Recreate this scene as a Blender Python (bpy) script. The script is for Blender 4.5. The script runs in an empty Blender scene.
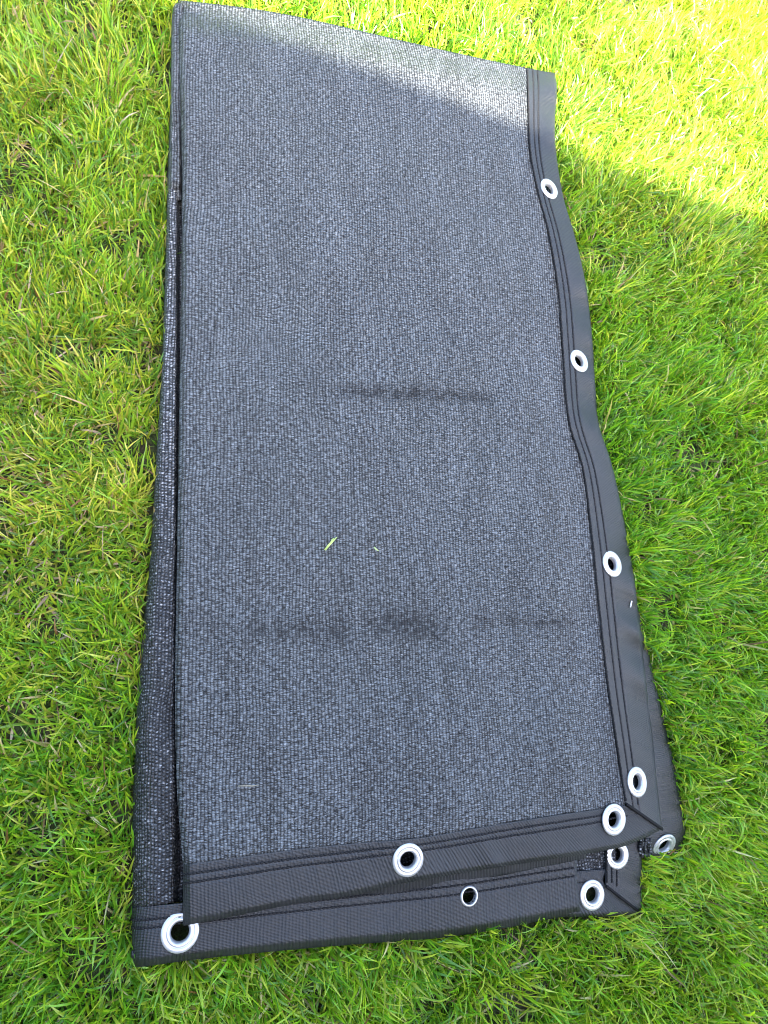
import bpy, bmesh, math, random
import numpy as np
from mathutils import Vector, Matrix

random.seed(7)
RNG = np.random.default_rng(7)
SC = bpy.context.scene
COL = SC.collection

# ------------------------------------------------------------------ camera
F_PX, W_PX, H_PX, CAM_H = 680.0, 768, 1024, 0.66
n = np.array([3265.3 * F_PX, -2518.2 * F_PX, -7.589e6]); n /= np.linalg.norm(n)   # ground normal seen from the lens (x right, y down, z forward)
ey = np.array([0, -1.0, 0]); ey -= n * (ey @ n); ey /= np.linalg.norm(ey)
ex = np.cross(ey, n)
R = np.stack([ex, ey, n])                      # lens axes -> world axes
CAMLOC = np.array([0, 0, CAM_H])


def U(px, py, z=0.0):
    """the place on the lawn, at height z, for a spot measured on the photo"""
    px, py, z = np.broadcast_arrays(np.asarray(px, float), np.asarray(py, float), np.asarray(z, float))
    d = np.stack([(px - W_PX / 2) / F_PX, (py - H_PX / 2) / F_PX, np.ones_like(px)], -1) @ R.T
    k = (z - CAMLOC[2]) / d[..., 2]
    return CAMLOC + d * k[..., None]


CAMLOC = CAMLOC - U(400, 450, 0.0) * np.array([1, 1, 0])
cam = bpy.data.cameras.new('camera')
cam.sensor_fit = 'VERTICAL'; cam.sensor_height = 24; cam.lens = F_PX / H_PX * 24
cam.clip_start = 0.02; cam.clip_end = 200
cam_o = bpy.data.objects.new('camera', cam); COL.objects.link(cam_o)
cam_o.matrix_world = Matrix.Translation(Vector(CAMLOC)) @ Matrix(
    np.stack([R[:, 0], -R[:, 1], -R[:, 2]], 1).tolist()).to_4x4()
SC.camera = cam_o
SC.render.resolution_x, SC.render.resolution_y = W_PX, H_PX

# ------------------------------------------------------------------ light
EDGE_A, EDGE_B = U(150, -36, 0.035), U(768, 199, 0.035)   # where the added wall's shade ends on the lawn
ed = (EDGE_B - EDGE_A); ed[2] = 0; ed /= np.linalg.norm(ed)
perp = np.array([-ed[1], ed[0], 0])                        # out of the shade into the sun
SUN_EL, SUN_TURN = math.radians(50), math.radians(25)
c, s = math.cos(SUN_TURN), math.sin(SUN_TURN)
ray = np.array([c * perp[0] - s * perp[1], s * perp[0] + c * perp[1], 0])
to_sun = np.array([-ray[0] * math.cos(SUN_EL), -ray[1] * math.cos(SUN_EL), math.sin(SUN_EL)])

world = bpy.data.worlds.new('World'); SC.world = world; world.use_nodes = True
wn = world.node_tree
bg = wn.nodes['Background']; bg.inputs[1].default_value = 0.125
sky = wn.nodes.new('ShaderNodeTexSky'); sky.sky_type = 'NISHITA'; sky.sun_disc = False
sky.sun_elevation = SUN_EL; sky.sun_rotation = math.atan2(to_sun[0], to_sun[1])
sky.air_density = 1.0; sky.dust_density = 4.5; sky.ozone_density = 1.6
wn.links.new(sky.outputs[0], bg.inputs[0])

sun = bpy.data.lights.new('sun', 'SUN'); sun.energy = 3.8; sun.angle = math.radians(0.5); sun.color = (1, 0.94, 0.82)
sun_o = bpy.data.objects.new('sun', sun); COL.objects.link(sun_o)
sun_o.rotation_euler = Vector(to_sun).to_track_quat('Z', 'Y').to_euler(); sun_o.location = (0, 0, 4)

SC.view_settings.view_transform = 'Standard'; SC.view_settings.look = 'None'
SC.view_settings.exposure = 3.27; SC.view_settings.gamma = 1
SC.view_settings.use_curve_mapping = False
SC.cycles.filter_width = 1.0


# ------------------------------------------------------------------ materials
class NT:
    def __init__(self, name):
        self.m = bpy.data.materials.new(name); self.m.use_nodes = True
        self.t = self.m.node_tree; self.p = self.t.nodes['Principled BSDF']

    def node(self, kind, **kw):
        nd = self.t.nodes.new(kind)
        for k, v in kw.items(): setattr(nd, k, v)
        return nd

    def put(self, sock, v):
        if hasattr(v, 'is_linked') or isinstance(v, bpy.types.NodeSocket): self.t.links.new(v, sock)
        else: sock.default_value = v

    def math(self, op, a, b=0.0, c_=0.0, clamp=False):
        nd = self.node('ShaderNodeMath', operation=op); nd.use_clamp = clamp
        self.put(nd.inputs[0], a); self.put(nd.inputs[1], b); self.put(nd.inputs[2], c_)
        return nd.outputs[0]

    def noise(self, vec, scale, detail=2.0, rough=0.5, out=0):
        nd = self.node('ShaderNodeTexNoise')
        nd.inputs['Scale'].default_value = scale; nd.inputs['Detail'].default_value = detail
        nd.inputs['Roughness'].default_value = rough
        if vec is not None: self.put(nd.inputs['Vector'], vec)
        return nd.outputs[out]

    def ramp(self, fac, stops, interp='LINEAR'):
        nd = self.node('ShaderNodeValToRGB'); cr = nd.color_ramp; cr.interpolation = interp
        while len(cr.elements) < len(stops): cr.elements.new(0.5)
        for e, (pos, colr) in zip(cr.elements, stops):
            e.position = pos; e.color = (*colr, 1)
        self.put(nd.inputs[0], fac)
        return nd.outputs[0]

    def mix(self, fac, a, b, mode='MIX'):
        nd = self.node('ShaderNodeMix', data_type='RGBA', blend_type=mode)
        self.put(nd.inputs[0], fac)
        self.put(nd.inputs[6], a if not isinstance(a, tuple) else (*a, 1))
        self.put(nd.inputs[7], b if not isinstance(b, tuple) else (*b, 1))
        return nd.outputs[2]

    def comb(self, x, y, z=0.0):
        nd = self.node('ShaderNodeCombineXYZ')
        for i, v in enumerate((x, y, z)): self.put(nd.inputs[i], v)
        return nd.outputs[0]

    def bump(self, h, dist, strength=1.0):
        nd = self.node('ShaderNodeBump'); nd.inputs['Distance'].default_value = dist
        nd.inputs['Strength'].default_value = strength
        self.put(nd.inputs['Height'], h); self.t.links.new(nd.outputs[0], self.p.inputs['Normal'])


def knit_material(name, stops, pu=0.0030, pv=0.0019, creases=False, rowk=0.5):
    k = NT(name)
    uv = k.node('ShaderNodeUVMap').outputs[0]
    warp = k.noise(uv, 9, 3, out=1)
    wv = k.node('ShaderNodeVectorMath', operation='MULTIPLY_ADD')
    k.put(wv.inputs[0], warp); wv.inputs[1].default_value = (0.010, 0.006, 0); k.put(wv.inputs[2], uv)
    fine = k.noise(uv, 160, 2, out=1)
    wv2 = k.node('ShaderNodeVectorMath', operation='MULTIPLY_ADD')
    k.put(wv2.inputs[0], fine); wv2.inputs[1].default_value = (0.0016, 0.0016, 0); k.put(wv2.inputs[2], wv.outputs[0])
    sp = k.node('ShaderNodeSeparateXYZ'); k.put(sp.inputs[0], wv2.outputs[0])
    u = k.math('DIVIDE', sp.outputs[0], pu); iu = k.math('FLOOR', u); fu = k.math('FRACT', u)
    cw = k.node('ShaderNodeTexWhiteNoise', noise_dimensions='1D'); k.put(cw.inputs['W'], iu)
    v = k.math('ADD', k.math('DIVIDE', sp.outputs[1], pv), cw.outputs[0])
    iv = k.math('FLOOR', v); fv = k.math('FRACT', v)
    wnz = k.node('ShaderNodeTexWhiteNoise', noise_dimensions='2D'); k.put(wnz.inputs['Vector'], k.comb(iu, iv))
    rnd = wnz.outputs[0]
    wale = k.math('SINE', k.math('MULTIPLY', fu, math.pi))
    row = k.math('SINE', k.math('MULTIPLY', fv, math.pi))
    pro = k.math('MULTIPLY', wale, k.math('MULTIPLY_ADD', row, rowk, 1 - rowk))
    streak = k.node('ShaderNodeMapping'); streak.inputs['Scale'].default_value = (1, 2.6, 1); k.put(streak.inputs[0], uv)
    spk = k.noise(streak.outputs[0], 225, 3, 0.65)
    pm = k.node('ShaderNodeMapping'); pm.inputs['Scale'].default_value = (1.5, 0.35, 1); k.put(pm.inputs[0], uv)
    patch = k.noise(pm.outputs[0], 22, 4, 0.6)
    val = k.math('ADD', k.math('MULTIPLY', k.math('POWER', pro, 0.7), 0.46), k.math('MULTIPLY', rnd, 0.24))
    val = k.math('ADD', val, k.math('MULTIPLY', k.math('SUBTRACT', spk, 0.5), 1.7))
    val = k.math('ADD', val, k.math('MULTIPLY', k.math('SUBTRACT', patch, 0.5), 0.30))
    st = k.node('ShaderNodeAttribute', attribute_name='painted_light')          # light painted into the knit colour at the roll's upper end
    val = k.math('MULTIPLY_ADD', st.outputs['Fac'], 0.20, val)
    colr = k.ramp(val, stops)
    dash = k.node('ShaderNodeMapping'); dash.inputs['Scale'].default_value = (1, 2.4, 1); k.put(dash.inputs[0], wv.outputs[0])
    spot = k.math('MULTIPLY_ADD', k.noise(dash.outputs[0], 235, 3, 0.75), 8.0, -4.15, True)
    colr = k.mix(k.math('MULTIPLY', spot, 0.88), colr, (.016, .016, .017))
    hue = k.noise(uv, 330, 1)
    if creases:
        at = k.node('ShaderNodeAttribute', attribute_name='crease_shade')  # weaker glint along the creases, painted as darker knit
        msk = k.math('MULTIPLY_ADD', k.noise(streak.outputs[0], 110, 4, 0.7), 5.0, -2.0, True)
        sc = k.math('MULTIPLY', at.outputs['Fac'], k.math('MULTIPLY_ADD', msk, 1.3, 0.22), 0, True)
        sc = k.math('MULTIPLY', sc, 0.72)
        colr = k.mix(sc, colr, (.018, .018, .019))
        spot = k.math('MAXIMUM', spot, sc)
    colr = k.mix(k.math('MULTIPLY', hue, 0.5), colr, (1.0, 0.96, 0.88), 'MULTIPLY')
    k.t.links.new(colr, k.p.inputs['Base Color'])
    k.put(k.p.inputs['Roughness'], k.math('MULTIPLY_ADD', rnd, 0.25, 0.40))
    k.put(k.p.inputs['Specular IOR Level'], k.math('MULTIPLY_ADD', spot, -0.42, 0.46))
    k.bump(k.math('ADD', pro, k.math('MULTIPLY', rnd, 0.5)), 0.0012, 0.8)
    return k.m


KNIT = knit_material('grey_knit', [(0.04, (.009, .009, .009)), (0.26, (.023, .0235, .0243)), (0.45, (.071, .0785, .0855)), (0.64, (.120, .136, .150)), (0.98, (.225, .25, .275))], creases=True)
KNIT_DARK = knit_material('dark_knit', [(0.10, (.006, .006, .007)), (0.42, (.020, .0215, .024)), (0.66, (.092, .101, .112)), (0.95, (.40, .42, .45))], pu=0.0030, pv=0.0030, rowk=0.85)  # same cloth as the panel, with angle-dependent blackness and glints painted in


def hem_material(name, pitch, ribs):
    k = NT(name)
    uv = k.node('ShaderNodeUVMap').outputs[0]
    sp = k.node('ShaderNodeSeparateXYZ'); k.put(sp.inputs[0], uv)
    wob = k.math('MULTIPLY', k.noise(uv, 60, 2), 0.0016)
    lng = k.math('DIVIDE', k.math('ADD', sp.outputs[1], wob), pitch)
    rib = k.math('SINE', k.math('MULTIPLY', lng, 2 * math.pi))
    irr = k.node('ShaderNodeTexWhiteNoise', noise_dimensions='1D'); k.put(irr.inputs['W'], k.math('FLOOR', lng))
    rib2 = k.math('MULTIPLY', rib, k.math('MULTIPLY_ADD', irr.outputs[0], 0.7, 0.3))
    wv = k.math('SINE', k.math('MULTIPLY', sp.outputs[0], 2 * math.pi / 0.0011))
    pat = k.noise(uv, 26, 4, 0.6)
    gr = k.noise(uv, 420, 2, 0.6)
    f = k.math('ADD', k.math('MULTIPLY', pat, 0.6), k.math('MULTIPLY', gr, 0.35))
    f = k.math('ADD', f, k.math('MULTIPLY', rib2, 0.07 * ribs))
    colr = k.ramp(f, [(0.2, (.0052, .0060, .0074)), (0.5, (.0112, .0128, .0155)), (0.8, (.026, .029, .034))])
    k.t.links.new(colr, k.p.inputs['Base Color'])
    k.put(k.p.inputs['Roughness'], k.math('MULTIPLY_ADD', pat, 0.2, 0.42))
    k.p.inputs['Specular IOR Level'].default_value = 0.6
    h = k.math('ADD', k.math('MULTIPLY', rib2, 0.5 * ribs), k.math('MULTIPLY', wv, 0.15))
    h = k.math('ADD', h, k.math('MULTIPLY', gr, 0.35))
    k.bump(h, 0.0009, 0.6)
    return k.m


HEM = hem_material('black_webbing', 0.0030, 1.0)
HEM_FINE = hem_material('black_fine_webbing', 0.0019, 0.45)


def simple(name, colr, rough, spec=0.5, metal=0.0, var=0.25, scale=300):
    k = NT(name)
    tc = k.node('ShaderNodeTexCoord').outputs['Object']
    f = k.noise(tc, scale, 3, 0.6)
    dark = tuple(x * (1 - var) for x in colr)
    k.t.links.new(k.mix(f, dark, colr), k.p.inputs['Base Color'])
    k.put(k.p.inputs['Roughness'], k.math('MULTIPLY_ADD', f, 0.2, rough - 0.1))
    k.p.inputs['Specular IOR Level'].default_value = spec; k.p.inputs['Metallic'].default_value = metal
    return k.m


THREAD = simple('black_thread', (.009, .009, .010), 0.7, 0.3)
SEAM = simple('black_cut_edge', (.006, .006, .007), 0.75, 0.2)
ZINC = simple('white_zinc', (.56, .57, .58), 0.33, 0.6, 0.6, var=0.12, scale=700)
WHITE = simple('white_thread', (.8, .8, .8), 0.7, 0.3)


def blade_material(name, gloss=0.36):
    k = NT(name)
    at = k.node('ShaderNodeAttribute', attribute_name='blade_colour')
    geo = k.node('ShaderNodeTexCoord').outputs['Object']
    f = k.noise(geo, 700, 2, 0.6)
    colr = k.mix(k.math('MULTIPLY', f, 0.35), at.outputs['Color'], (0.55, 0.6, 0.4), 'MULTIPLY')
    k.t.links.new(colr, k.p.inputs['Base Color'])
    k.p.inputs['Roughness'].default_value = gloss
    k.p.inputs['Specular IOR Level'].default_value = 0.7
    tr = k.node('ShaderNodeBsdfTranslucent')
    warm = k.mix(1.0, colr, (1.5, 1.5, 0.7), 'MULTIPLY')
    k.t.links.new(warm, tr.inputs[0])
    mx = k.node('ShaderNodeMixShader'); mx.inputs[0].default_value = 0.44
    k.t.links.new(k.p.outputs[0], mx.inputs[1]); k.t.links.new(tr.outputs[0], mx.inputs[2])
    k.t.links.new(mx.outputs[0], k.t.nodes['Material Output'].inputs[0])
    return k.m


BLADE = blade_material('grass_blade')


def soil_material():
    k = NT('turf_soil')
    tc = k.node('ShaderNodeTexCoord').outputs['Object']
    a = k.noise(tc, 55, 5, 0.65); b = k.noise(tc, 240, 4, 0.7); g = k.noise(tc, 7, 3)
    earth = k.ramp(b, [(0.3, (.018, .014, .008)), (0.55, (.055, .042, .020)), (0.8, (.12, .10, .05))])
    moss = k.ramp(b, [(0.3, (.015, .03, .006)), (0.7, (.06, .10, .018))])
    k.t.links.new(k.mix(k.ramp(a, [(0.4, (0, 0, 0)), (0.6, (1, 1, 1))]), earth, moss), k.p.inputs['Base Color'])
    k.p.inputs['Roughness'].default_value = 0.95
    k.bump(k.math('ADD', b, a), 0.01, 0.8)
    return k.m


# ------------------------------------------------------------------ helpers
def mesh_obj(name, verts, faces, m, parent=None, uvs=None, smooth=True):
    me = bpy.data.meshes.new(name)
    me.from_pydata([tuple(v) for v in verts], [], [tuple(int(i) for i in f) for f in faces])
    if uvs is not None:
        lay = me.uv_layers.new(name='UVMap')
        li = np.empty(len(me.loops), dtype=np.int64); me.loops.foreach_get('vertex_index', li)
        lay.data.foreach_set('uv', np.asarray(uvs, dtype=np.float32)[li].ravel())
    me.materials.append(m)
    if smooth: me.polygons.foreach_set('use_smooth', [True] * len(me.polygons))
    me.update()
    o = bpy.data.objects.new(name, me); COL.objects.link(o)
    if parent: o.parent = parent
    return o


def curve(pts, k):
    """Catmull-Rom through the points, resampled evenly to k+1 places"""
    p = np.asarray(pts, float)
    if len(p) == 2: d = p
    else:
        e = np.vstack([2 * p[0] - p[1], p, 2 * p[-1] - p[-2]]); d = []
        for i in range(1, len(e) - 2):
            a, b, c_, f = e[i - 1], e[i], e[i + 1], e[i + 2]
            for t in np.linspace(0, 1, 14, endpoint=False):
                d.append(.5 * (2 * b + (c_ - a) * t + (2 * a - 5 * b + 4 * c_ - f) * t * t + (3 * b - a - 3 * c_ + f) * t ** 3))
        d = np.array(d + [p[-1]])
    L = np.r_[0, np.cumsum(np.linalg.norm(np.diff(d, axis=0), axis=1))]
    q = np.linspace(0, L[-1], k + 1)
    return np.stack([np.interp(q, L, d[:, 0]), np.interp(q, L, d[:, 1])], 1)


def vnoise(x, y, scale, seed):
    x = np.asarray(x) * scale; y = np.asarray(y) * scale
    xi = np.floor(x).astype(np.int64); yi = np.floor(y).astype(np.int64)
    fx = x - xi; fy = y - yi
    fx = fx * fx * (3 - 2 * fx); fy = fy * fy * (3 - 2 * fy)

    def h(a, b):
        v = (a * 374761393 + b * 668265263 + seed * 974634777) & 0x7fffffff
        v = ((v ^ (v >> 13)) * 1274126177) & 0x7fffffff
        return ((v ^ (v >> 16)) & 0xffff) / 65535.0
    return (h(xi, yi) * (1 - fx) + h(xi + 1, yi) * fx) * (1 - fy) + (h(xi, yi + 1) * (1 - fx) + h(xi + 1, yi + 1) * fx) * fy


def sstep(a, b, x):
    t = np.clip((np.asarray(x, float) - a) / (b - a), 0, 1)
    return t * t * (3 - 2 * t)


class Sheet:
    """one layer of cloth: four measured edges, a height over the lawn, a thickness"""

    def __init__(self, top, bottom, left, right, ns, nt, zf):
        T, B, Lf, Rt = curve(top, ns), curve(bottom, ns), curve(left, nt), curve(right, nt)
        s = np.linspace(0, 1, ns + 1)[None, :, None]; t = np.linspace(0, 1, nt + 1)[:, None, None]
        P = (1 - t) * T[None] + t * B[None] + (1 - s) * Lf[:, None] + s * Rt[:, None] \
            - ((1 - s) * (1 - t) * T[0] + s * (1 - t) * T[-1] + (1 - s) * t * B[0] + s * t * B[-1])
        self.s, self.t = np.broadcast_arrays(s[..., 0], t[..., 0])
        self.px = P
        self.z = zf(self.s, self.t, P[..., 0], P[..., 1]) + 0 * self.s
        self.W = U(P[..., 0], P[..., 1], self.z)
        self.ns, self.nt = ns, nt
        self.holes = []

    def planar_uv(self, ang=0.0):
        c_, s_ = math.cos(ang), math.sin(ang)
        return np.stack([c_ * self.W[..., 0] + s_ * self.W[..., 1], -s_ * self.W[..., 0] + c_ * self.W[..., 1]], -1)

    def strip_uv(self, along='t'):
        ds = np.linalg.norm(np.diff(self.W, axis=1), axis=2); dt = np.linalg.norm(np.diff(self.W, axis=0), axis=2)
        cs = np.c_[np.zeros(self.nt + 1), np.cumsum(ds, 1)]
        ct = np.r_[np.zeros((1, self.ns + 1)), np.cumsum(dt, 0)]
        if along == 't': return np.stack([cs, np.broadcast_to(ct.mean(1, keepdims=True), cs.shape)], -1)
        return np.stack([ct, np.broadcast_to(cs.mean(0, keepdims=True), cs.shape)], -1)

    def frame(self, px, py):
        d = np.hypot(self.px[..., 0] - px, self.px[..., 1] - py)
        i, j = np.unravel_index(np.argmin(d), d.shape)
        i0, i1, j0, j1 = max(i - 4, 0), min(i + 4, self.nt), max(j - 4, 0), min(j + 4, self.ns)
        ts = self.W[i, j1] - self.W[i, j0]; tt = self.W[i0, j] - self.W[i1, j]
        ts /= np.linalg.norm(ts); nn = np.cross(ts, tt); nn /= np.linalg.norm(nn)
        if nn[2] < 0: nn = -nn
        return U(px, py, self.z[i, j]), ts, np.cross(nn, ts), nn

    def build(self, name, m, parent, uv, thick=0.0012, skirt=(), drop=0.006, inset=0.002, extra=None, extra_name='crease_shade'):
        W = self.W; nt, ns = self.nt, self.ns
        idx = np.arange((nt + 1) * (ns + 1)).reshape(nt + 1, ns + 1)
        verts = list(W.reshape(-1, 3)); uvs = list(np.asarray(uv).reshape(-1, 2))
        cen = (W[:-1, :-1] + W[1:, 1:]) / 2
        keep = np.ones((nt, ns), bool)
        for p, r in self.holes: keep &= np.linalg.norm(cen - p, axis=2) > r
        faces = []
        for i in range(nt):
            for j in range(ns):
                if keep[i, j]: faces.append((idx[i, j], idx[i + 1, j], idx[i + 1, j + 1], idx[i, j + 1]))
        mid = W.reshape(-1, 3).mean(0)
        for side in skirt:                       # an edge that bends down towards the lawn
            e = {'left': idx[:, 0], 'right': idx[::-1, -1], 'top': idx[0, ::-1], 'bottom': idx[-1, :]}[side]
            inn = {'left': idx[:, 1], 'right': idx[::-1, -2], 'top': idx[1, ::-1], 'bottom': idx[-2, :]}[side]
            prev = list(e)
            for st in (0.35, 0.7, 1.0):
                cur = []
                for a, b in zip(e, inn):
                    pa, pb = verts[a], verts[b]
                    dv = pb - pa; dv = dv / (np.linalg.norm(dv) + 1e-9); dv[2] = 0
                    z = max(pa[2] - drop * st, 0.002)
                    q = pa + dv * inset * st * st * st; q = np.array([q[0], q[1], z])
                    verts.append(q); uvs.append(np.asarray(uvs[a]) + np.array([drop * st, 0.0])); cur.append(len(verts) - 1)
                for a, b, c_, d in zip(prev[:-1], prev[1:], cur[1:], cur[:-1]): faces.append((a, d, c_, b))
                prev = cur
        o = mesh_obj(name, verts, faces, m, parent, uvs)
        if extra is not None:
            at = o.data.attributes.new(extra_name, 'FLOAT', 'POINT')
            vals = np.zeros(len(verts), np.float32); vals[:extra.size] = extra.ravel()
            at.data.foreach_set('value', vals)
        if thick:
            md = o.modifiers.new('cloth thickness', 'SOLIDIFY'); md.thickness = thick; md.offset = -1
        return o

    def line(self, fixed, val, a=0.0, b=1.0):
        """points on the cloth along s = val or t = val"""
        if fixed == 's':
            x = val * self.ns; j = min(int(x), self.ns - 1); f = x - j
            c_ = self.W[:, j] * (1 - f) + self.W[:, j + 1] * f
        else:
            x = val * self.nt; j = min(int(x), self.nt - 1); f = x - j
            c_ = self.W[j] * (1 - f) + self.W[j + 1] * f
        k = len(c_) - 1
        return c_[int(a * k):int(b * k) + 1]


def tube(path, r, verts, faces, sides=6, flat=1.0):
    path = np.asarray(path)
    base = len(verts)
    tang = np.gradient(path, axis=0); tang /= np.linalg.norm(tang, axis=1)[:, None] + 1e-12
    for p, t in zip(path, tang):
        a = np.cross(t, [0, 0, 1.0]); a /= np.linalg.norm(a) + 1e-12; b = np.cross(a, t)
        for q in range(sides):
            an = 2 * math.pi * q / sides
            verts.append(p + r * (math.cos(an) * a + flat * math.sin(an) * b))
    for i in range(len(path) - 1):
        for q in range(sides):
            faces.append((base + i * sides + q, base + i * sides + (q + 1) % sides,
                          base + (i + 1) * sides + (q + 1) % sides, base + (i + 1) * sides + q))
    faces.append(tuple(base + q for q in range(sides))[::-1])
    faces.append(tuple(base + (len(path) - 1) * sides + q for q in range(sides)))


def stitching_and_edge_shade(sheet, parent, rows, pitch=0.0036, r=0.0010, gap=0.15):
    """rows of separate lockstitches sunk a little into the webbing; inner edge rows stand in for shadow"""
    for fixed, val, a, b in rows:
        verts, faces = [], []
        c_ = sheet.line(fixed, val, a, b)
        L = np.r_[0, np.cumsum(np.linalg.norm(np.diff(c_, axis=0), axis=1))]
        for k in range(int(L[-1] / pitch)):
            q = np.linspace(k * pitch, (k + 1 - gap) * pitch, 5) + random.uniform(-.0002, .0002)
            pts = np.stack([np.interp(q, L, c_[:, i]) for i in range(3)], 1)
            if any(np.linalg.norm(pts[2] - hp) < hr * 1.1 for hp, hr in sheet.holes): pts[:, 2] -= .0028
            pts[:, 2] += np.array([-.0005, .0002, .0004, .0002, -.0005])
            pts[:, :2] += np.array([random.uniform(-.0002, .0002), random.uniform(-.0002, .0002)])
            tube(pts, r, verts, faces, 5, 0.8)
        mesh_obj('stitching_and_edge_shade', verts, faces, THREAD, parent)


EYELET_PROFILE = [(0.475, -0.30), (0.47, -0.12), (0.49, -0.04), (0.53, 0.035), (0.57, 0.078), (0.62, 0.092), (0.69, 0.080), (0.705, 0.045),
                  (0.745, 0.045), (0.765, 0.074), (0.86, 0.066), (0.94, 0.045), (0.99, 0.01), (1.0, -0.06), (0.6, -0.08)]
THIN_PROFILE = [(0.74, -0.45), (0.74, -0.1), (0.75, 0.04), (0.79, 0.12), (0.85, 0.14), (0.92, 0.10), (0.98, 0.03), (1.0, -0.06), (0.8, -0.08)]


def eyelet(sheet, parent, px, py, r, profile=EYELET_PROFILE, tilt=None, label=None, lift=0.0005):
    p, a, b, nn = sheet.frame(px, py)
    if tilt is not None:
        nn = nn + np.array([tilt[0], tilt[1], 0]); nn /= np.linalg.norm(nn)
        a = a - nn * (a @ nn); a /= np.linalg.norm(a); b = np.cross(nn, a)
    sheet.holes.append((p, r * (0.62 if profile is EYELET_PROFILE else 0.80)))
    N = 56; verts, faces = [], []
    p = p + nn * lift
    for q in range(N):
        an = 2 * math.pi * q / N
        d = a * math.cos(an) + b * math.sin(an)
        for rr, zz in profile: verts.append(p + d * rr * r + nn * zz * r)
    K = len(profile)
    for q in range(N):
        for i in range(K - 1):
            q2 = (q + 1) % N
            faces.append((q * K + i, q2 * K + i, q2 * K + i + 1, q * K + i + 1))
    return (verts, faces, label)


def add_eyelets(lst, parent):
    for verts, faces, label in lst:
        o = mesh_obj('eyelet', verts, faces, ZINC, parent)
        if label: o['label'] = label


# ------------------------------------------------------------------ ground
g = 14.0
ns_ = 60
gx, gy = np.meshgrid(np.linspace(-g, g, ns_), np.linspace(-g, g, ns_))
gv = np.stack([gx, gy, 0 * gx], -1).reshape(-1, 3)
gf = [(i * ns_ + j, i * ns_ + j + 1, (i + 1) * ns_ + j + 1, (i + 1) * ns_ + j) for i in range(ns_ - 1) for j in range(ns_ - 1)]
ground = mesh_obj('ground', gv, gf, soil_material()); ground['kind'] = 'structure'

# ------------------------------------------------------------------ unseen wall, added to cast the shade across the net
WALL_H = 2.3
wall_dist = WALL_H / math.tan(SUN_EL) * math.cos(SUN_TURN)
along_shift = WALL_H / math.tan(SUN_EL) * math.sin(SUN_TURN)
base_c = (EDGE_A + EDGE_B) / 2 - perp * wall_dist + ed * along_shift
base_c[2] = 0


def wall_material():
    k = NT('red_brick')
    tc = k.node('ShaderNodeTexCoord').outputs['Object']
    sp = k.node('ShaderNodeSeparateXYZ'); k.put(sp.inputs[0], tc)
    br = k.node('ShaderNodeTexBrick'); k.put(br.inputs['Vector'], k.comb(sp.outputs[0], sp.outputs[2]))
    br.inputs['Color1'].default_value = (.30, .22, .16, 1); br.inputs['Color2'].default_value = (.36, .27, .20, 1)
    br.inputs['Mortar'].default_value = (.42, .40, .36, 1); br.inputs['Scale'].default_value = 1.0
    br.inputs['Brick Width'].default_value = 0.225; br.inputs['Row Height'].default_value = 0.075
    br.inputs['Mortar Size'].default_value = 0.006
    k.t.links.new(k.mix(k.noise(tc, 20, 4), br.outputs[0], (.8, .75, .7), 'MULTIPLY'), k.p.inputs['Base Color'])
    k.p.inputs['Roughness'].default_value = 0.9
    k.bump(k.math('SUBTRACT', k.noise(tc, 60, 4), br.outputs[1]), 0.006, 0.7)
    return k.m


def box(name, x0, x1, y0, y1, z0, z1, m, parent):
    v = [(x, y, z) for x in (x0, x1) for y in (y0, y1) for z in (z0, z1)]
    f = [(0, 1, 3, 2), (4, 6, 7, 5), (0, 4, 5, 1), (2, 3, 7, 6), (0, 2, 6, 4), (1, 5, 7, 3)]
    o = mesh_obj(name, v, f, m, parent, smooth=False)
    b = o.modifiers.new('edge', 'BEVEL'); b.width = 0.006; b.segments = 2
    return o


wall = bpy.data.objects.new('added_shade_wall', None); COL.objects.link(wall)
wall.location = base_c; wall.rotation_euler = (0, 0, math.atan2(ed[1], ed[0]))
wall['label'] = 'unseen tall brown brick wall with stone coping, added to shade the folded net'; wall['category'] = 'wall'
box('brickwork', -5, 5, -0.215, -0.03, -0.05, WALL_H - 0.06, wall_material(), wall)
box('coping', -5.02, 5.02, -0.255, 0.0, WALL_H - 0.06, WALL_H, simple('coping_stone', (.42, .40, .36), 0.85, 0.3, scale=30), wall)

# ------------------------------------------------------------------ the folded net
net = bpy.data.objects.new('shade_net', None); COL.objects.link(net)
net['label'] = 'folded dark grey knitted shade net with black eyelet hems lying on the lawn'
net['category'] = 'shade net'

A_LEFT = [(178, 0), (180, 80), (182, 180), (181, 300), (179, 420), (177, 560), (175, 690), (177, 790), (181, 840), (183, 865)]
A_TOP = [(178, 0), (240, 7), (300, 17), (400, 40), (470, 56), (527, 68)]
A_HEMIN = [(527, 68), (528, 100), (530, 150), (538, 192), (549, 235), (558, 290), (562, 340), (566, 400), (571, 430), (583, 470), (592, 540), (598, 600), (607, 680), (616, 740), (622, 780), (625, 806)]
A_OUT = [(555, 73), (557, 90), (555, 120), (556, 150), (563, 195), (576, 240), (586, 285), (592, 335), (596, 395), (599, 425), (612, 465), (623, 515), (633, 570), (640, 625), (646, 680), (653, 740), (658, 790), (662, 829)]
A_HEMTOP = [(183, 865), (240, 857), (300, 849), (360, 843), (420, 838), (490, 826), (560, 815), (625, 806)]
A_BOT = [(183, 926), (240, 915), (300, 903), (350, 896), (400, 884), (450, 875), (500, 867), (545, 860), (580, 855), (605, 850.5), (625, 846), (645, 838), (662, 829)]


def undul(px, py, amp, sc, seed):
    return amp * (vnoise(px, py, sc, seed) - 0.5)


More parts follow.
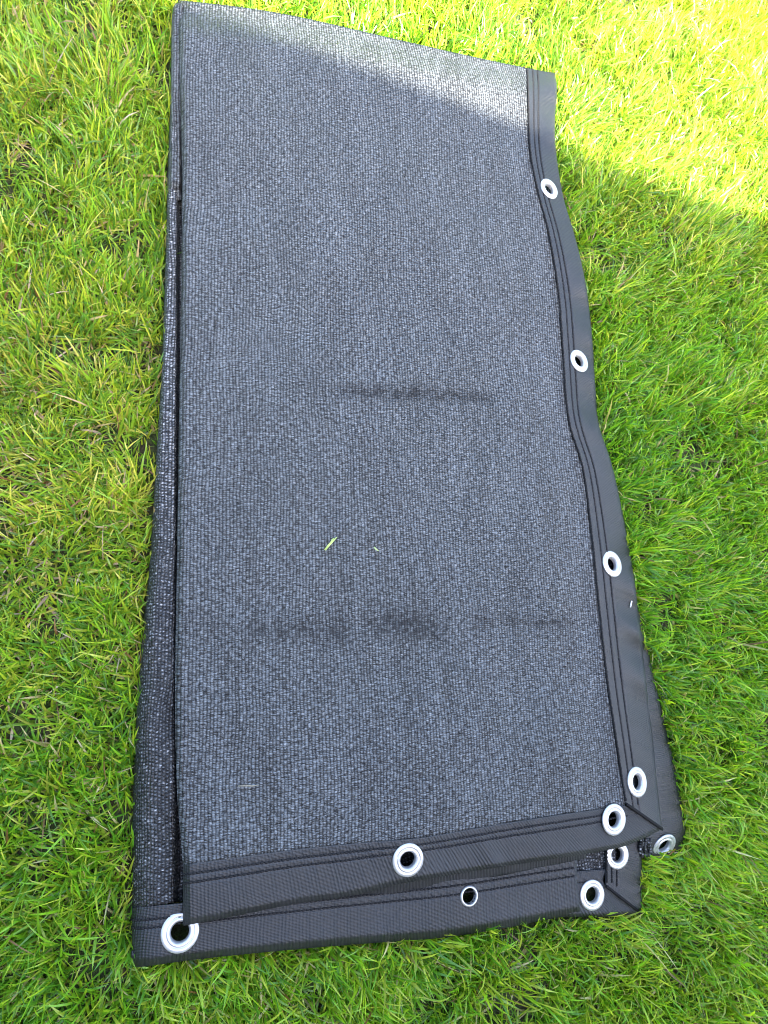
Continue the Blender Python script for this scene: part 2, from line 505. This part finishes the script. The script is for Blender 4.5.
def crease_line(px, py, x0, y0, x1, y1, w):
    """soft dent along a short line measured on the photo"""
    k = np.clip((px - x0) / (x1 - x0), 0, 1); yc = y0 + (y1 - y0) * k + 2.5 * (vnoise(px, 0 * px, 0.05, 5) - 0.5)
    inside = sstep(x0 - 8, x0 + 10, px) * (1 - sstep(x1 - 10, x1 + 8, px))
    return inside * np.exp(-((py - yc) / w) ** 2), np.sign(py - yc)


def zA(s, t, px, py):
    z = 0.044 + undul(px, py, 0.007, 1 / 110, 3) + undul(px, py, 0.003, 1 / 40, 4)
    z = z - 0.016 * sstep(0.05, 0.0, t) ** 2 - 0.007 * sstep(0.02, 0.0, s) ** 2
    for x0, y0, x1, y1, w, a in ((338, 391, 498, 399, 5, .0035), (255, 628, 445, 621, 7, .003), (470, 622, 545, 628, 6, .002)):
        z = z - a * 0.2 * crease_line(px, py, x0, y0, x1, y1, w)[0]
    z = z - 0.006 * sstep(0.86, 1.0, s) * sstep(0.1, 0.6, t)
    return z


panel = Sheet(A_TOP, A_HEMTOP, A_LEFT, A_HEMIN, 150, 330, zA)
X, Y = panel.px[..., 0], panel.px[..., 1]
crease_shade = np.zeros_like(X)  # dark patches painted where the creased tape reflects less
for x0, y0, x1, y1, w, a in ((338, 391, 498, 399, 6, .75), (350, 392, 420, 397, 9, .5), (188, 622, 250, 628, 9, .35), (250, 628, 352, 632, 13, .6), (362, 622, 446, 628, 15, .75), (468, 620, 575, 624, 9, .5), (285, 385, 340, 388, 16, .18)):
    crease_shade = crease_shade + a * crease_line(X, Y, x0, y0, x1, y1, w)[0] * (0.35 + 1.3 * vnoise(X, Y, 1 / 9.0, 12))
panel_o = panel.build('mesh_panel', KNIT, net, panel.planar_uv(-0.02), 0.0014, skirt=('left', 'top'), drop=0.012, inset=0.001, extra=crease_shade)

# --- side hem of the top layer
def z_side(s, t, px, py):
    base = panel.z[:, -1]; z0 = np.interp(t, np.linspace(0, 1, len(base)), base)
    droop = 0.006 + 0.010 * sstep(0.1, 0.55, t)
    wr = 0.0042 * np.sin(t * 61 + 3 * np.sin(t * 17)) * sstep(0.2, 1, s) * (0.4 + vnoise(t, 0 * t, 23, 9))
    wr = wr + 0.005 * np.exp(-((t - 0.475) / 0.02) ** 2) * s - 0.004 * np.exp(-((t - 0.44) / 0.02) ** 2) * s
    return z0 + 0.0012 - droop * s ** 1.5 + wr - 0.0035 * sstep(0.93, 1, s) ** 2 - 0.016 * sstep(0.05, 0.0, t) ** 2 * 0


side = Sheet([(527, 68), (555, 73)], [(626, 804), (662, 829)], A_HEMIN[:-1] + [(626, 804)], A_OUT, 34, 420, z_side)
hem1 = net  # parent filled in below


def hem_part(sheet, along, eyelets, rows, skirt, drop=0.003, label=None, stitch=True):
    lst = [eyelet(sheet, None, *e) for e in eyelets]
    o = sheet.build('hem', HEM if along == 's' else HEM_FINE, net, sheet.strip_uv(along), 0.0016, skirt=skirt, drop=drop, inset=0.001)
    if label: o['label'] = label
    add_eyelets(lst, o)
    if rows: stitching_and_edge_shade(sheet, o, rows)
    return o


def groove(z, s, lines, depth=0.0013, w=0.022):
    for v in lines: z = z - depth * np.exp(-((s - v) / w) ** 2)
    return z


side.z = groove(side.z, side.s, (0.2, 0.37)); side.W = U(side.px[..., 0], side.px[..., 1], side.z)
side_o = hem_part(side, 't', [(549, 189, .0130), (579, 361, .0136), (612, 564, .0142), (637, 782, .0145)],
                  [('s', 0.015, 0, 1), ('s', 0.20, 0, 1), ('s', 0.37, 0, 0.995)], ('right', 'top'), 0.006)  # first row is no stitch: it draws the inner edge's shadow
# short bit of white thread caught on the side hem
tp, ta, tb, tn = side.frame(630, 604)
tv, tf = [], []
tube(np.array([tp + tn * .0012 + tb * k for k in (-.0036, -.001, .0015, .0036)]), .0009, tv, tf, 6)
lt = mesh_obj('loose_thread', tv, tf, WHITE, side_o); lt['label'] = 'short white thread end on the side hem'


# --- bottom hem of the top layer
def z_bot(s, t, px, py):
    base = panel.z[-1, :]; z0 = np.interp(s, np.linspace(0, 1, len(base)), base)
    z = z0 + 0.0012 - 0.004 * t + undul(px, py, 0.003, 1 / 45, 21)
    z = z + 0.0035 * np.exp(-((px - 478 - 18 * t) / 9) ** 2) * t      # pucker beside the eyelet
    z = z - 0.005 * sstep(0.86, 1, t) ** 2 - 0.006 * sstep(0.75, 1, s) * t
    return groove(z, t, (0.16, 0.31))


bot = Sheet(A_HEMTOP, A_BOT, [(183, 865), (183, 926)], [(625, 806), (662, 829)], 250, 34, z_bot)
bot_o = hem_part(bot, 's', [(408, 860, .0142), (612, 819, .0146, EYELET_PROFILE, None, None, .0030)],
                 [('t', 0.16, 0, .98), ('t', 0.31, 0, .985)], ('bottom', 'left'), 0.005)
ply = Sheet([(190, 906), (300, 892), (420, 872), (545, 850), (586, 842)], [(190, 921), (240, 914.5), (300, 906.5), (350, 901), (410, 893), (460, 884), (520, 872), (560, 864), (586, 858)],
            [(190, 906), (190, 921)], [(586, 842), (586, 858)], 160, 8,
            lambda s, t, px, py: 0.0355 + undul(px, py, 0.002, 1 / 30, 25) - 0.013 * t)
hem_part(ply, 's', [], None, ('bottom',), 0.004, 'narrow turned under ply below the top hem')
sv, sf = [], []
mit = np.array([bot.W[k, -1] for k in range(0, bot.nt + 1, 2)]) + np.array([0, 0, .0032])
mit2 = np.array([side.W[-1, k] for k in range(0, side.ns + 1, 2)]) + np.array([0, 0, .0008])
tube(mit2, .0016, sv, sf, 6, 0.6)
mesh_obj('mitre_seam', sv, sf, SEAM, side_o)

# --- rolled fold along the left, one layer down
L_OUT = [(170, 92), (169, 130), (167, 190), (166, 240), (164, 300), (162, 360), (158, 430), (153, 510), (148, 580), (142, 640), (137, 700), (134, 770), (132, 850), (132, 908)]


def z_roll(s, t, px, py):
    w = 0.5 + 0.0 * s
    lip = np.clip(s / (0.10 + 0.24 * sstep(0.35, 0.9, t)), 0, 1)
    h = 0.030 + undul(px, py, 0.005, 1 / 45, 31)
    z = h * (0.18 + 0.82 * np.sqrt(np.clip(1 - (1 - lip) ** 2, 0, 1)))
    z = z - 0.018 * sstep(176.5 - 5 * t, 180, px)
    return z


roll = Sheet([(170, 92), (205, 92)], [(132, 908), (215, 897)], L_OUT, [(205, 92), (207, 300), (205, 500), (205, 700), (215, 897)], 40, 330, z_roll)
roll.build('folded_layer', KNIT_DARK, net, roll.strip_uv('t'), 0.0014, skirt=('left',), drop=0.014, inset=0.004, extra=1 - sstep(0.25, 0.85, roll.t), extra_name='painted_light')
roll2 = Sheet([(174, 3), (200, 5)], [(171, 200), (205, 200)], [(175, 3), (172, 14), (171, 60), (170, 120), (168.5, 184), (171, 200)], [(200, 5), (203, 100), (205, 200)], 26, 90,
              lambda s, t, px, py: 0.033 * (0.7 + 0.3 * np.sqrt(np.clip(1 - (1 - np.clip(s / .12, 0, 1)) ** 2, 0, 1))) + undul(px, py, 0.004, 1 / 30, 33) - 0.008 * sstep(.88, 1, t) - 0.014 * sstep(.3, .42, s) * (1 - sstep(.42, .6, s)))
roll2.build('folded_layer', KNIT, net, roll2.planar_uv(0.0), 0.0014, skirt=('left', 'top'), drop=0.014, inset=0.004)

# --- layers lying under the top panel
under = Sheet([(184, 12), (540, 80)], [(196, 900), (600, 850)], [(184, 12), (188, 300), (190, 700), (196, 900)], [(540, 80), (575, 330), (615, 560), (632, 700), (600, 850)], 50, 90,
              lambda s, t, px, py: 0.020 + undul(px, py, 0.004, 1 / 60, 41))
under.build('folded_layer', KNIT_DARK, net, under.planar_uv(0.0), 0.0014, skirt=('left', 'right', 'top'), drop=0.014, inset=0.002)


# --- lower bottom hem (runs out of the roll, ends in a turned edge)
def z_low(s, t, px, py):
    lip = np.clip((px - 132) / 34, 0, 1)
    h = 0.030 - 0.009 * sstep(200, 560, px) + undul(px, py, 0.003, 1 / 50, 51)
    z = h * (0.45 + 0.55 * np.sqrt(np.clip(1 - (1 - lip) ** 2, 0, 1)))
    z = z + 0.0012 - 0.009 * sstep(0.84, 1, t) ** 1.5
    return groove(z, t, (0.22, 0.36))


low = Sheet([(132, 908), (160, 905), (184, 903), (300, 889), (450, 872), (520, 862), (577, 854)],
            [(134, 960), (138, 967), (200, 959), (300, 949), (400, 941), (450, 937), (510, 927), (550, 919), (580, 914)],
            [(132, 908), (132, 940), (134, 960)], [(577, 854), (577, 880), (580, 914)], 240, 30, z_low)
low_o = hem_part(low, 's', [(180, 932, .0150), (469, 896, .0090, THIN_PROFILE, None, 'narrow rimmed eyelet seen from its back')],
                 [('t', 0.22, 0.0, 1), ('t', 0.36, 0.0, 1)], ('bottom', 'left', 'right'), 0.006)


# --- lower right corner: mesh patch, bottom piece, side piece
patch = Sheet([(540, 835), (615, 825)], [(540, 880), (615, 876)], [(540, 835), (540, 880)], [(615, 825), (615, 876)], 30, 20,
              lambda s, t, px, py: 0.0125 + undul(px, py, 0.002, 1 / 12, 61))
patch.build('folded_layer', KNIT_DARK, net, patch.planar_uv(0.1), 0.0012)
cor = Sheet([(535, 876), (570, 872), (606, 869)], [(535, 921), (560, 917), (600, 917), (642, 914)], [(535, 876), (535, 921)], [(606, 869), (606, 886), (642, 914)], 70, 30,
            lambda s, t, px, py: groove(0.0145 + undul(px, py, 0.002, 1 / 25, 63) + .002 * np.exp(-((px - 609) / 5) ** 2) * t - 0.004 * sstep(0.88, 1, t) ** 2, t, (0.2,)))
cor_o = hem_part(cor, 's', [(592, 895, .0140)], [('t', 0.2, 0, .93)], ('bottom',), 0.005)
cside = Sheet([(606, 828), (640, 828)], [(606, 886), (642, 914)], [(606, 828), (606, 886)], [(640, 828), (642, 870), (642, 914)], 28, 50,
              lambda s, t, px, py: groove(0.0168 + undul(px, py, 0.002, 1 / 25, 65) - 0.003 * s - 0.004 * sstep(0.92, 1, s) ** 2, s, (0.16, 0.30)))
cside_o = hem_part(cside, 't', [(617, 855, .0132)], [('s', 0.02, 0, 1), ('s', 0.16, 0, .9), ('s', 0.30, 0, .92)], ('right',), 0.005)  # first row stands in for the shadow line at the inner edge
sv, sf = [], []
tube(cside.W[-1, ::2] + np.array([0, 0, .0008]), .0014, sv, sf, 6, 0.6)
mesh_obj('mitre_seam', sv, sf, SEAM, cside_o)

# --- side hem of the layer below, showing past the top layer's edge
FL_OUT = [(614, 545), (631, 580), (641, 620), (648, 650), (659, 699), (668, 737), (676, 772), (682, 803), (686, 832), (683, 848)]
flap = Sheet([(590, 550), (614, 545)], [(641, 850), (652, 856), (664, 855), (675, 853), (683, 848)], [(590, 550), (618, 680), (634, 790), (641, 850)], FL_OUT, 40, 150,
             lambda s, t, px, py: 0.020 - 0.008 * s ** 2 + undul(px, py, 0.003, 1 / 35, 71) - 0.007 * sstep(0.93, 1, t) - 0.003 * sstep(0.92, 1, s))
flap_o = hem_part(flap, 't', [(664, 846, .0142, EYELET_PROFILE, (-0.04, -0.18), 'eyelet tipped over at the folded end of the hem')], None, ('right', 'bottom'), 0.006)
sv, sf = [], []
for k in range(3):
    pts = [U(641 + 4.2 * k + 1.2 * math.sin(q * 1.1 + k), 838 + q * 2.6, 0.019 - 0.0009 * q) for q in range(8)]
    tube(np.array(pts), 0.0023, sv, sf, 7)
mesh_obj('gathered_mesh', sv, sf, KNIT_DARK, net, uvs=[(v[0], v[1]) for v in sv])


# ------------------------------------------------------------------ grass
def inside(poly, x, y):
    c_ = np.zeros(x.shape, bool); j = len(poly) - 1
    for i in range(len(poly)):
        xi, yi = poly[i][:2]; xj, yj = poly[j][:2]
        c_ ^= ((yi > y) != (yj > y)) & (x < (xj - xi) * (y - yi) / (yj - yi + 1e-12) + xi)
        j = i
    return c_


FOOT = [(178, 2), (300, 19), (420, 47), (552, 76), (551, 150), (558, 195), (582, 285), (592, 400), (607, 465), (625, 560), (640, 640), (658, 699), (674, 772), (684, 830),
        (681, 848), (660, 851), (641, 848), (639, 911), (545, 915), (440, 934), (300, 944), (200, 954), (140, 962), (136, 900), (138, 770), (146, 640), (156, 510), (165, 360), (170, 190), (174, 80)]
FOOT_W = U(np.array([p[0] for p in FOOT]), np.array([p[1] for p in FOOT]), 0.012)


def grass_field(name, x, y, scale_w=1.0, segs=4):
    N = len(x)
    clump = vnoise(x, y, 16, 1) * 0.6 + vnoise(x, y, 45, 2) * 0.4
    big = vnoise(x, y, 4, 8)
    yaw = 2 * np.pi * RNG.random(N)
    dirn = 2 * np.pi * (vnoise(x, y, 9, 14) * 1.6 + vnoise(x, y, 30, 15) * 0.7)          # tufts lean together
    use = RNG.random(N) < 0.5
    yaw = np.where(use, dirn + RNG.normal(0, 0.7, N), yaw)
    length = (0.014 + 0.026 * RNG.random(N) ** 1.3) * (0.65 + 0.7 * clump)
    length = np.where(RNG.random(N) < 0.05, length * 1.45, length)
    width = (0.0010 + 0.0014 * RNG.random(N) ** 1.5) * scale_w
    lean0 = np.abs(RNG.normal(0.25, 0.3, N)); bend = np.abs(RNG.normal(0.75, 0.55, N))   # start tilt from vertical and curl
    flat = RNG.random(N) < 0.16
    lean0 = np.where(flat, 0.9 + 0.4 * RNG.random(N), lean0)
    twist = RNG.normal(0, 0.8, N)
    # colours: young yellow green, mid green, deep green, straw
    pal = np.array([(.310, .450, .022), (.195, .400, .018), (.090, .250, .016), (.420, .490, .060), (.38, .32, .12), (.50, .44, .24), (.20, .11, .035)])
    kindw = RNG.random(N) + 0.30 * (big - 0.5) + 0.35 * (clump - 0.5)
    kind = np.select([kindw < 0.22, kindw < 0.62, kindw < 0.86], [2, 1, 0], 3)
    r2 = RNG.random(N); kind = np.where(r2 < 0.075, 4, kind); kind = np.where(r2 < 0.038, 5, kind); kind = np.where(r2 < 0.014, 6, kind)
    colr = pal[kind] * (0.62 + 0.85 * RNG.random(N))[:, None]
    warm = sstep(0.15, 0.75, vnoise(x, y, 2.2, 77) + 0.5 * (y - x) - 0.05)[:, None]           # yellower patches of lawn, more towards the upper left
    colr = colr * (1 + warm * np.array([.36, .06, .8]))
    dead = kind >= 4
    lean0 = np.where(dead, lean0 + 0.7 * RNG.random(N), lean0)
    t = np.linspace(0, 1, segs + 1)
    ang = lean0[:, None] + bend[:, None] * t[None] ** 1.3
    ang = np.minimum(ang, 1.95)
    ds = length[:, None] / segs
    am = (ang[:, :-1] + ang[:, 1:]) / 2
    rad = np.c_[np.zeros(N), np.cumsum(np.sin(am) * ds, 1)]
    hgt = np.c_[np.zeros(N), np.cumsum(np.cos(am) * ds, 1)]
    hgt = np.maximum(hgt, 0.001)
    cx = x[:, None] + rad * np.cos(yaw)[:, None]; cy = y[:, None] + rad * np.sin(yaw)[:, None]
    over = np.zeros(N, bool)                      # blades lying over the net's rim: the net pressed nearly all of them down
    for k in range(2, segs + 1):
        d = (np.stack([cx[:, k], cy[:, k], hgt[:, k]], -1) - CAMLOC) @ R
        over |= inside(FOOT, d[:, 0] / d[:, 2] * F_PX + W_PX / 2, d[:, 1] / d[:, 2] * F_PX + H_PX / 2)
    stay = ~over | ((RNG.random(N) < 0.02) & (hgt.max(1) > 0.034))
    cx, cy, hgt, width, yaw, twist, colr = (q[stay] for q in (cx, cy, hgt, width, yaw, twist, colr)); N = len(cx)
    wprof = np.array([0.8, 1.0, 0.97, 0.72, 0.07]) if segs == 4 else np.array([0.8, 1.0, 0.75, 0.08])
    hw = 0.5 * width[:, None] * wprof[None]
    tw = yaw[:, None] + np.pi / 2 + twist[:, None] * t[None] * 0.7
    dx = np.cos(tw) * hw; dy = np.sin(tw) * hw; dz = np.sin(twist)[:, None] * hw * 0.6
    V = np.empty((N, segs + 1, 2, 3), np.float32)
    V[:, :, 0] = np.stack([cx - dx, cy - dy, hgt - dz], -1); V[:, :, 1] = np.stack([cx + dx, cy + dy, hgt + dz], -1)
    V = V.reshape(-1, 3)
    base = (np.arange(N) * (segs + 1) * 2)[:, None, None]
    k = (np.arange(segs) * 2)[None, :, None]
    Q = (base + k + np.array([0, 1, 3, 2])[None, None]).reshape(-1, 4)
    me = bpy.data.meshes.new(name)
    me.vertices.add(len(V)); me.vertices.foreach_set('co', V.ravel())
    me.loops.add(Q.size); me.loops.foreach_set('vertex_index', Q.ravel().astype(np.int32))
    me.polygons.add(len(Q)); me.polygons.foreach_set('loop_start', np.arange(0, Q.size, 4, dtype=np.int32))
    me.polygons.foreach_set('use_smooth', np.ones(len(Q), bool))
    at = me.attributes.new('blade_colour', 'FLOAT_COLOR', 'POINT')
    pale = (1 - t)[None, :, None] ** 3                                   # leaf sheaths are paler at the root
    cc = colr[:, None] * (1 - 0.25 * pale) + np.array([.16, .17, .06]) * 0.25 * pale
    C4 = np.ones((N, segs + 1, 2, 4), np.float32); C4[..., :3] = cc[:, :, None]
    at.data.foreach_set('color', C4.ravel())
    me.materials.append(BLADE); me.update(); me.validate()
    o = bpy.data.objects.new(name, me); COL.objects.link(o); o['kind'] = 'stuff'
    return o


corn = U(np.array([0, 768, 768, 0]), np.array([0, 0, 1024, 1024]), 0.0)
fr = [tuple(p[:2]) for p in corn]
x0, y0 = corn[:, :2].min(0) - 0.12; x1, y1 = corn[:, :2].max(0) + 0.12
N0 = int((x1 - x0) * (y1 - y0) * 1e4 * 20.0)
gx = RNG.uniform(x0, x1, N0); gy = RNG.uniform(y0, y1, N0)
dens = 0.22 + 0.78 * sstep(0.22, 0.5, vnoise(gx, gy, 24, 3) * 0.6 + vnoise(gx, gy, 70, 4) * 0.4)
ok = (RNG.random(N0) < dens) & ~inside(FOOT_W, gx, gy)
grass_field('lawn_grass', gx[ok], gy[ok])
print('blades', ok.sum())
# coarser lawn further out, off the picture
N1 = 60000
rx = RNG.uniform(-2.2, 2.2, N1); ry = RNG.uniform(-1.9, 2.2, N1)
out = ~((rx > x0) & (rx < x1) & (ry > y0) & (ry < y1))
grass_field('outer_grass', rx[out], ry[out], 1.8, 3)


# ------------------------------------------------------------------ clippings on the net
def clipping(name, label, strands, colr):
    k = simple(name + '_leaf', colr, 0.5, 0.4, var=0.2, scale=900)
    verts, faces = [], []
    loc = None
    for pts, wd in strands:
        Z = []
        for (a, b, lift) in pts:
            d = np.hypot(panel.px[..., 0] - a, panel.px[..., 1] - b); i, j = np.unravel_index(np.argmin(d), d.shape)
            Z.append(panel.z[i, j] + lift)
        P = U(np.array([p[0] for p in pts]), np.array([p[1] for p in pts]), np.array(Z))
        if loc is None: loc = P[0].copy()
        tg = np.gradient(P, axis=0); sd = np.cross(tg, [0, 0, 1.0]); sd /= np.linalg.norm(sd, axis=1)[:, None]
        wp = np.interp(np.linspace(0, 1, len(P)), [0, .4, 1], [.7, 1, .15])[:, None] * wd / 2
        b0 = len(verts)
        for p, q, w_ in zip(P, sd, wp):
            verts += [p - q * w_ - loc, p - loc - np.array([0, 0, .0004]), p + q * w_ - loc]
        for i in range(len(P) - 1):
            for c_ in range(2):
                v = b0 + i * 3 + c_; faces.append((v, v + 1, v + 4, v + 3))
    o = mesh_obj(name, verts, faces, k); o.location = loc
    md = o.modifiers.new('leaf thickness', 'SOLIDIFY'); md.thickness = .0003
    o['label'] = label; o['category'] = 'grass clipping'; o['group'] = 'grass clippings on the net'
    return o


clipping('grass_clipping', 'bright green forked grass blade lying near the middle of the net',
         [([(325, 550, .0012), (329, 545, .002), (333, 541, .0025), (337, 537, .002)], .0021), ([(326, 549, .0012), (330, 544, .0016), (332, 540, .0012), (334, 538, .001)], .0013)], (.42, .55, .16))
clipping('grass_clipping', 'tiny pale green blade tip right of the forked grass blade',
         [([(374, 547, .0012), (376, 549, .0018), (379, 551, .0012)], .0014)], (.36, .46, .20))
clipping('grass_clipping', 'thin straw coloured stem lying near the lower left of the net',
         [([(238, 786, .0012), (245, 785.6, .0016), (252, 786, .0018), (259, 785, .0012)], .0010)], (.22, .21, .16))
